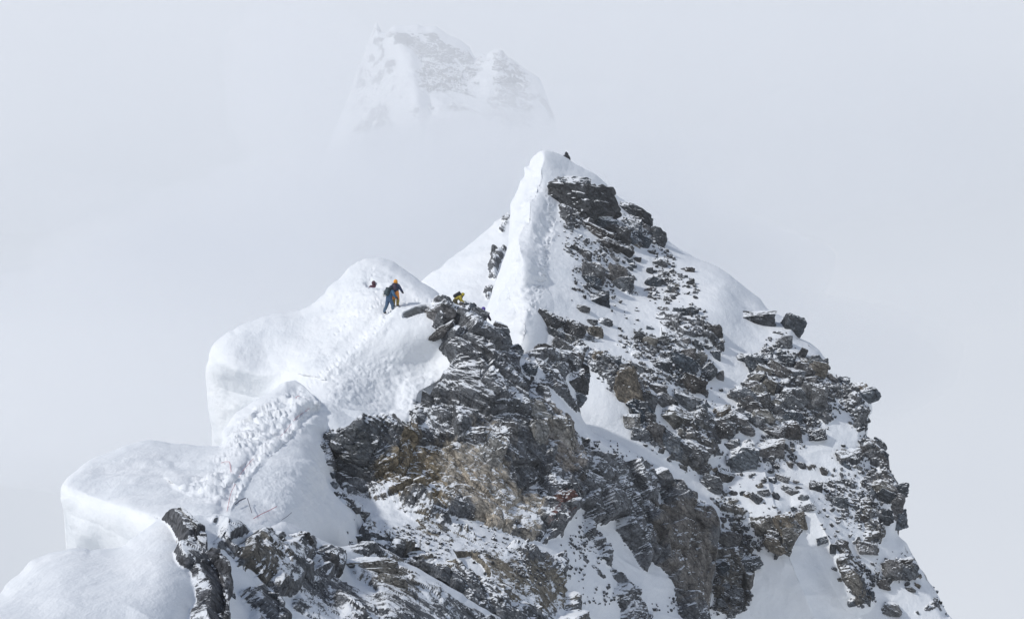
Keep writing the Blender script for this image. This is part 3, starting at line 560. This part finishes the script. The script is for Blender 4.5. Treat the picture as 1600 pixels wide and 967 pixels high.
rocks_from('C', 0, 0, 1.0, [(528,772,12,9),(543,784,18,12,20),(556,797,14,10),(566,806,20,14,15),(575,818,22,15,10),(568,832,20,14,-20),(556,842,18,13),(544,853,20,14,10),(532,862,15,11),(518,742,10,9),(522,757,13,10,20),(550,812,7,5),(540,832,8,6),(512,716,9,8)])
# loose stones scattered over the flank: the larger ones singly, the gravel as one mass
def scatter(key, n, lo, hi, seed, region, bias):
    rs = np.random.RandomState(seed); s = SHEETS[key]; sel = np.where((s['b'] > bias[0]) & (s['b'] < bias[1]) & inside(s['P'], region))[0]
    cl = fbm(np.c_[s['P'][sel], np.zeros(len(sel))], 45, 3, seed); pw = np.clip(cl + 0.25, 0.02, 1) ** 2
    pick = rs.choice(sel, n, replace=False, p=pw / pw.sum()); size = lo + (hi - lo) * rs.power(0.5, n)
    return pick, size, s
FLANK = [(870,330),(1050,370),(1100,440),(1250,500),(1370,620),(1480,960),(1090,967),(1000,760),(850,500)]
pk, sz, s = scatter('A', 60, 19, 36, 5, FLANK, (-0.25, 0.7))
for i, q in zip(pk, sz): place_rock('A', s['P'][i, 0], s['P'][i, 1], q * rng.uniform(.9, 1.4), q * rng.uniform(.6, 1.0), rng.uniform(-25, 40), rng.choice((DARK, MID, MID, TAN)), big=True)
pk, sz, s = scatter('A', 115, 8, 19, 3, FLANK, (-0.55, 0.7))
for i, q in zip(pk, sz): place_rock('A', s['P'][i, 0], s['P'][i, 1], q * rng.uniform(.8, 1.5), q * rng.uniform(.6, 1.0), rng.uniform(-30, 40), rng.choice((DARK, MID, MID, TAN)), big=False)
def gravel(name, key, n, lo, hi, seed, region, bias, label):
    pk, sz, s = scatter(key, n, lo, hi, seed, region, bias); rs = np.random.RandomState(seed + 1); VV = []; FF = []; TT = []; k = 0
    shapes = [rock_shape(300 + i, 2, planes=7, rough=0) for i in range(10)]
    for i, q in zip(pk, sz):
        W, Fc = shapes[rs.randint(10)]; r = q / 2 * s['d'][i] / F; Q = np.array(Quaternion(rs.normal(size=4)).normalized().to_matrix())
        VV.append((W * np.array([1.2, 1, .75])) @ Q.T * r + s['V'][i] + s['N'][i] * r * 0.35); FF.append(Fc + k); k += len(W); TT.append(np.tile(GREY * rs.uniform(.5, 1.2), (len(W), 1)))
    o = link_mesh(name, np.concatenate(VV), np.concatenate(FF), M_TERR, {'snow': np.zeros(k)}, np.concatenate(TT), np.zeros(sum(map(len, FF)), bool))
    o['kind'] = 'stuff'; o['label'] = label; o['category'] = 'stones'
gravel('scree', 'A', 3600, 1.8, 7.5, 21, FLANK, (-0.75, 0.9), 'small dark stones strewn over the snowy rock flank')
gravel('cliff_rubble', 'B', 800, 2.0, 6.0, 22, [(480,660),(720,560),(900,650),(1130,800),(1100,967),(600,900)], (-0.9, 0.6), 'small broken stones along the ledges of the cliff')
print('rocks', round(time.time() - T0, 1))

# ------------------------------------------------------------------ climbers
def cloth(name, c): return plain(name, c, 0.75, 0.25, 7.0)
def body_mesh(name, J, E, Rr, mats, region):
    me = bpy.data.meshes.new(name + '_tmp'); names = list(J); me.from_pydata([J[k] for k in names], [(names.index(a), names.index(b)) for a, b in E], [])
    o = bpy.data.objects.new(name + '_tmp', me); col.objects.link(o)
    o.modifiers.new('s', 'SKIN'); ss = o.modifiers.new('d', 'SUBSURF'); ss.levels = 2; ss.render_levels = 2
    for i, k in enumerate(names):
        v = me.skin_vertices[0].data[i]; r = Rr[k]; v.radius = (r, r) if not isinstance(r, tuple) else r; v.use_root = (k == 'hip')
    bpy.context.view_layer.update()
    ev = o.evaluated_get(bpy.context.evaluated_depsgraph_get()); out = bpy.data.meshes.new_from_object(ev); out.name = name
    bpy.data.objects.remove(o); bpy.data.meshes.remove(me)
    out.materials.clear()
    for m in mats: out.materials.append(m)
    seg = [(np.array(J[a]), np.array(J[b]), region[(a, b)]) for a, b in E]
    for p in out.polygons:
        c = np.array(p.center); best = 9
        for a, b, g in seg:
            ab = b - a; t = min(1, max(0, (c - a) @ ab / (ab @ ab))); dd = np.linalg.norm(c - a - t * ab)
            if dd < best: best = dd; p.material_index = g
        p.use_smooth = True
    return out
def blob(name, parent, pts_fn, mat):
    me = bpy.data.meshes.new(name); V, Fc = ICO[3]; W = np.array([pts_fn(v) for v in V]); me.from_pydata(W.tolist(), [], Fc.tolist())
    me.polygons.foreach_set('use_smooth', [True] * len(me.polygons)); me.update(); me.materials.append(mat)
    o = bpy.data.objects.new(name, me); col.objects.link(o); o.parent = parent; return o
def sq(v, e): return np.sign(v) * np.abs(v) ** e            # rounded box from a sphere
def rotx(a): c, s_ = math.cos(a), math.sin(a); return np.array([[1, 0, 0], [0, c, -s_], [0, s_, c]])
def person(label, loc, fwd, jacket, legs, hood, pack, lean=10, feet=((-0.13, 0.0, 0.0), (0.13, 0.05, 0.0)), hands=None, boots=(0.03, 0.03, 0.035), headtilt=0, packsize=(0.17, 0.13, 0.27), gear=False, scale=1.0, gaiter=None):
    root = bpy.data.objects.new('person', None); col.objects.link(root); root.empty_display_size = 0.2
    root.location = loc; root.rotation_euler = (0, 0, math.atan2(fwd[1], fwd[0]) - math.pi / 2); root.scale = (scale,) * 3
    root['label'] = label; root['category'] = 'person'; root['group'] = 'climbers on the ridge'
    L = R(lean); hip = np.array([0, -0.10 * math.sin(L), 0.90 + 0.5 * (feet[0][2] + feet[1][2])]); up = np.array([0, math.sin(L), math.cos(L)]); fw = np.array([0, math.cos(L), -math.sin(L)])
    J = {'hip': hip, 'waist': hip + up * 0.18, 'chest': hip + up * 0.40, 'neck': hip + up * 0.56}
    ha = L * 0.5 + R(headtilt); hup = np.array([0, math.sin(ha), math.cos(ha)]); hfw = np.array([0, math.cos(ha), -math.sin(ha)])
    J['head'] = J['neck'] + hup * 0.13; J['crown'] = J['neck'] + hup * 0.24
    hands = hands or ((-0.30, 0.16, -0.42), (0.30, 0.18, -0.40))
    E = [('hip', 'waist'), ('waist', 'chest'), ('chest', 'neck'), ('neck', 'head'), ('head', 'crown')]
    Rr = {'hip': (0.165, 0.14), 'waist': (0.165, 0.14), 'chest': (0.19, 0.15), 'neck': 0.075, 'head': (0.088, 0.1), 'crown': 0.06}
    G = {('hip', 'waist'): 0, ('waist', 'chest'): 0, ('chest', 'neck'): 0, ('neck', 'head'): 3, ('head', 'crown'): 3}
    for i, (sx, nm) in enumerate(((-1, 'l'), (1, 'r'))):
        sh = J['chest'] + up * 0.08 + np.array([sx * 0.20, 0, 0]); hd = sh + np.array(hands[i]) - np.array([sx * 0.2, 0, 0]) * 0.6
        el = (sh + hd) / 2 + np.array([sx * 0.05, -0.09, -0.02]); hv = (hd - el) / np.linalg.norm(hd - el)
        J.update({nm + 'sh': sh, nm + 'el': el, nm + 'wr': hd, nm + 'ha': hd + hv * 0.10, nm + 'fi': hd + hv * 0.18 + np.array([0, 0.02, -0.01]), nm + 'th': hd + hv * 0.08 + np.array([-sx * 0.06, 0.03, 0])})
        for a, b, g in (('chest', 'sh', 0), ('sh', 'el', 0), ('el', 'wr', 0), ('wr', 'ha', 4), ('ha', 'fi', 4), ('wr', 'th', 4)):
            a2 = a if a == 'chest' else nm + a; E.append((a2, nm + b)); G[(a2, nm + b)] = g
        Rr.update({nm + 'sh': 0.098, nm + 'el': 0.078, nm + 'wr': 0.062, nm + 'ha': (0.055, 0.04), nm + 'fi': (0.04, 0.028), nm + 'th': 0.022})
        f = np.array(feet[i]); hj = hip + np.array([sx * 0.10, 0, -0.06]); an = f + np.array([0, -0.03, 0.10]); kn = (hj + an) / 2 + np.array([sx * 0.02, 0.09, 0.02])
        J.update({nm + 'hj': hj, nm + 'kn': kn, nm + 'an': an, nm + 'to': f + np.array([sx * 0.02, 0.16, 0.045])})
        for a, b, g in (('hip', 'hj', 1), ('hj', 'kn', 1), ('kn', 'an', 5), ('an', 'to', 2)):
            a2 = a if a == 'hip' else nm + a; E.append((a2, nm + b)); G[(a2, nm + b)] = g
        Rr.update({nm + 'hj': 0.125, nm + 'kn': 0.095, nm + 'an': 0.078, nm + 'to': (0.058, 0.045)})
    Rr = {k: (tuple(q * 1.28 for q in v) if isinstance(v, tuple) else v * 1.28) for k, v in Rr.items()}
    J = {k: tuple(map(float, v)) for k, v in J.items()}
    mats = [cloth('jacket_cloth', jacket), cloth('trouser_cloth', legs), cloth('boot_leather', boots), plain('skin', (0.45, 0.27, 0.19), 0.6, 0.1), cloth('glove_cloth', (0.03, 0.03, 0.035)), cloth('lower_leg_cloth', gaiter or legs)]
    me = body_mesh('body', J, E, Rr, mats, G); bo = bpy.data.objects.new('body', me); col.objects.link(bo); bo.parent = root
    hc = np.array(J['head']) + hup * 0.03; Mh = np.stack([np.array([1, 0, 0]), hfw, hup], 1)
    def hoodf(v):
        q = v * np.array([0.135, 0.15, 0.165]); 
        if v[1] > 0.55: q[1] = 0.15 * 0.55
        return hc + Mh @ (q + np.array([0, -0.025, 0.0]))
    hd_ = blob('hood', root, hoodf, cloth('hood_cloth', hood))
    blob('goggles', root, lambda v: hc + Mh @ (sq(v, 0.6) * np.array([0.085, 0.03, 0.04]) + np.array([0, 0.075, 0.02])), plain('goggle_lens', (0.02, 0.02, 0.025), 0.15, 0.05))
    if pack is not None:
        Mt = np.stack([np.array([1, 0, 0]), fw, up], 1); pc = np.array(J['chest']) - fw * (0.13 + packsize[1]) - up * 0.06
        pb = blob('backpack', root, lambda v: pc + Mt @ (sq(v, 0.55) * np.array(packsize) * np.array([1 - 0.12 * v[2], 1, 1])), cloth('pack_cloth', pack))
        blob('lid', pb, lambda v: pc + Mt @ (sq(v, 0.6) * np.array([packsize[0] * .85, packsize[1] * 1.05, 0.06]) + np.array([0, 0.0, packsize[2]])), cloth('pack_lid_cloth', tuple(x * .7 for x in pack)))
        for sx in (-1, 1):
            blob('strap', pb, lambda v: np.array(J['chest']) + Mt @ (v * np.array([0.025, 0.175, 0.20]) + np.array([sx * 0.11, 0.02, 0.06])), cloth('strap_webbing', (0.03, 0.03, 0.03)))
        if gear:
            for k in range(4): blob('gear', root, lambda v: pc + Mt @ (sq(v, .7) * np.array([.05, .05, .07]) + np.array([(-.2, -.16, -.08, .06)[k], -.12, (.0, -.18, -.3, -.3)[k]])), cloth('gear_metal', (0.45, 0.46, 0.45)))
    for i in (0, 1):
        f = np.array(feet[i])
        blob('crampon', root, lambda v: f + sq(v, .6) * np.array([0.055, 0.14, 0.018]) + np.array([0, 0.06, 0.005]), plain('crampon_steel', (0.12, 0.11, 0.11), 0.4, 0.1))
    return root
def stand(key, x, y): return Vector(on(key, x, y)[0])
g = stand('B', 605, 482); person('climber in blue down suit with grey gear on his pack, stepping uphill', g - Vector((0, 0.25, 0.0)), (0.75, 0.65), (0.045, 0.12, 0.22), (0.05, 0.10, 0.18), (0.02, 0.03, 0.05), (0.025, 0.045, 0.055), lean=20, feet=((-0.10, -0.32, -0.12), (0.12, 0.22, 0.05)), scale=0.95, gear=True, packsize=(0.2, 0.13, 0.25), gaiter=(0.06, 0.11, 0.17))
g = stand('B', 615, 474); person('climber in orange hood and trousers with navy jacket standing on the snow dome', g, (0.35, 0.95), (0.022, 0.035, 0.085), (0.72, 0.26, 0.045), (0.80, 0.33, 0.035), (0.05, 0.035, 0.07), scale=0.96, lean=4, packsize=(0.14, 0.09, 0.22), gaiter=(0.30, 0.22, 0.05))
g = stand('B', 585, 447); d_ = g.y + 0.1
person('climber in maroon half hidden in a dip of the snow dome', Vector(at(584.5, 439, d_)) - Vector((0, 0, 1.74)), (-0.3, 0.95), (0.08, 0.025, 0.045), (0.05, 0.02, 0.03), (0.07, 0.025, 0.04), None, lean=16)
g = stand('B', 712, 473)
person('climber in yellow bent forward under a black pack at the cliff crest', Vector(at(712, 489, g.y + 1.4)), (0.98, 0.15), (0.34, 0.27, 0.02), (0.06, 0.05, 0.02), (0.45, 0.36, 0.03), (0.018, 0.02, 0.024), lean=58, packsize=(0.17, 0.13, 0.27), headtilt=25, feet=((-0.12, -0.15, 0), (0.12, 0.2, 0)), hands=((-0.26, 0.25, -0.4), (0.26, 0.25, -0.42)), scale=0.92)
g = stand('B', 756, 497)
person('climber in purple hood peeking over the rocks below the yellow climber', Vector(at(755, 481, g.y + 1.2)) - Vector((0, 0, 1.70)), (0.3, 0.9), (0.03, 0.02, 0.05), (0.02, 0.02, 0.025), (0.10, 0.06, 0.32), None, lean=8)
g = stand('A', 884, 247)
person('dark tiny climber going over the summit crest', Vector(at(885, 238.5, g.y + 2.0)) - Vector((0, 0, 1.70)), (-0.2, 0.95), (0.012, 0.016, 0.025), (0.015, 0.015, 0.02), (0.012, 0.015, 0.022), (0.012, 0.014, 0.018), lean=12)
print('people', round(time.time() - T0, 1))

# ------------------------------------------------------------------ ropes and anchors
def tube(name, pts, r, mat, label=None, parent=None, cat='rope', group=None):
    cu = bpy.data.curves.new(name, 'CURVE'); cu.dimensions = '3D'; cu.bevel_depth = r; cu.bevel_resolution = 1
    sp = cu.splines.new('NURBS'); sp.points.add(len(pts) - 1); sp.order_u = 3; sp.use_endpoint_u = True
    for q, p in zip(sp.points, pts): q.co = (*p, 1)
    t = bpy.data.objects.new(name, cu); col.objects.link(t); bpy.context.view_layer.update()
    me = bpy.data.meshes.new_from_object(t.evaluated_get(bpy.context.evaluated_depsgraph_get())); bpy.data.objects.remove(t)
    me.materials.clear(); me.materials.append(mat); o = bpy.data.objects.new(name, me); col.objects.link(o); o.parent = parent
    if label: o['label'] = label; o['category'] = cat
    return o
def lay(key, pts, lift=0.03):
    out = []
    for a, b_ in zip(pts[:-1], pts[1:]):
        for k in range(4):
            x, y = a[0] + (b_[0] - a[0]) * k / 4, a[1] + (b_[1] - a[1]) * k / 4
            p, n, d = on(key, x, y); out.append(at(x, y, d) + n * lift - np.array([0, lift * 2, 0]))
    return out
ROPEW, ROPER, ROPEK = plain('white_rope', (0.62, 0.6, 0.56), 0.8), plain('red_rope', (0.42, 0.05, 0.08), 0.8), plain('dark_webbing', (0.06, 0.06, 0.09), 0.8)
tube('rope', lay('D', [(321,850),(332,878),(342,902),(348,930),(347,950),(338,972)], 0.06), 0.018, ROPEW, 'white rope hanging down the dark foreground crag')
tube('sling', lay('D', [(280,832),(276,850),(266,868),(257,885),(254,903)], 0.05), 0.014, ROPEW, 'white sling lying over the left shoulder of foreground crag', cat='sling')
tube('rope', lay('C', [(396,811),(408,804),(421,798),(436,790)], 0.04), 0.011, ROPER, 'red rope ends sticking out of the snow beside the path')
tube('rope', lay('C', [(439,813),(448,807),(457,799)], 0.05), 0.010, ROPEK, 'short dark rope end in the snow right of the red rope')
tube('rope', lay('C', [(346,724),(352,722),(359,722),(361,730),(362,741)], 0.04), 0.010, ROPER, 'short red rope tied to an anchor on the shelf')
tube('fixed_rope', lay('C', [(356,800),(362,770),(378,738),(405,708),(446,676),(464,652),(490,634)], 0.05), 0.008, ROPER, 'thin reddish fixed rope along the path across the shelf')
sp_ = lay('C', [(369,791),(376,785),(387,780)], 0.12)
pk_ = tube('snow_picket', sp_, 0.022, ROPEK, 'dark bent picket leaning out of the snow with a thin cord', cat='picket')
tube('cord', lay('C', [(387,780),(390,790),(395,807)], 0.06), 0.014, ROPEK, parent=pk_)
tube('rope', lay('B', [(470,640),(478,622),(468,618)], 0.05)[:1] + lay('C', [(468,619),(462,622),(470,626)], 0.06), 0.012, ROPER, 'small red knot of rope on the crumbly snow mound')

# ------------------------------------------------------------------ cloud round the far peak, thin haze over the ridge
def volume_mat(name, dens, c=(0.975, 0.98, 0.988)):
    m = newmat(name); b = NB(m); v = b.n('ShaderNodeVolumePrincipled', {'Color': (*c, 1), 'Density': dens, 'Anisotropy': 0.0}); b.n('ShaderNodeOutputMaterial', {1: v.outputs[0]}); return m
def cloud(x, y, d, rx, ry, rd, dens, seed, label):
    V, Fc = ICO[5]; c = at(x, y, d); s_ = d / F
    W = V * (1 + 0.45 * fbm(V + seed, 0.9, 4, seed))[:, None] * np.array([rx * s_, rd, ry * s_]) + c
    me = bpy.data.meshes.new('cloud'); me.from_pydata(W.tolist(), [], Fc.tolist()); me.polygons.foreach_set('use_smooth', [True] * len(me.polygons)); me.update()
    me.materials.append(volume_mat('cloud_vapour', dens)); o = bpy.data.objects.new('cloud', me); col.objects.link(o); o['kind'] = 'stuff'; o['label'] = label; o['category'] = 'cloud'
cloud(700, 410, 2900, 560, 200, 350, 0.0030, 1, 'pale cloud bank hiding the foot of the distant mountain')
cloud(770, 305, 2750, 380, 130, 250, 0.0022, 2, 'low soft cloud roll across the lower slopes of the distant mountain')
cloud(500, 180, 2850, 150, 170, 260, 0.0022, 3, 'wisp of cloud against the left side of the distant mountain')
cloud(720, 140, 2500, 1200, 280, 260, 0.0024, 4, 'thin veil of cloud in front of the distant mountain')
cloud(860, 215, 2650, 190, 80, 200, 0.0024, 5, 'thin torn cloud strip at the right foot of distant mountain')
cloud(680, 225, 2700, 110, 60, 160, 0.0026, 6, 'small puff of cloud over the middle slope of distant mountain')
cloud(560, 560, 2800, 760, 250, 380, 0.0028, 9, 'deep cloud sea below the snow dome')
cloud(1350, 330, 2700, 420, 200, 300, 0.0009, 7, 'faint cloud drifting right of the ridge')
cloud(180, 420, 2700, 330, 160, 300, 0.0009, 8, 'faint cloud drifting left of the snow dome')
bm = bmesh.new(); bmesh.ops.create_cube(bm, size=1.0)
for v in bm.verts: v.co = Vector((v.co.x * 1400, v.co.y * 1500 + 640, v.co.z * 150 - 50))
me = bpy.data.meshes.new('haze'); bm.to_mesh(me); bm.free(); me.materials.append(volume_mat('haze_air', 0.0002)); ho = bpy.data.objects.new('haze', me); col.objects.link(ho); ho['kind'] = 'stuff'; ho['label'] = 'thin pale haze over the ridge'; ho['category'] = 'haze'
print('done', round(time.time() - T0, 1))
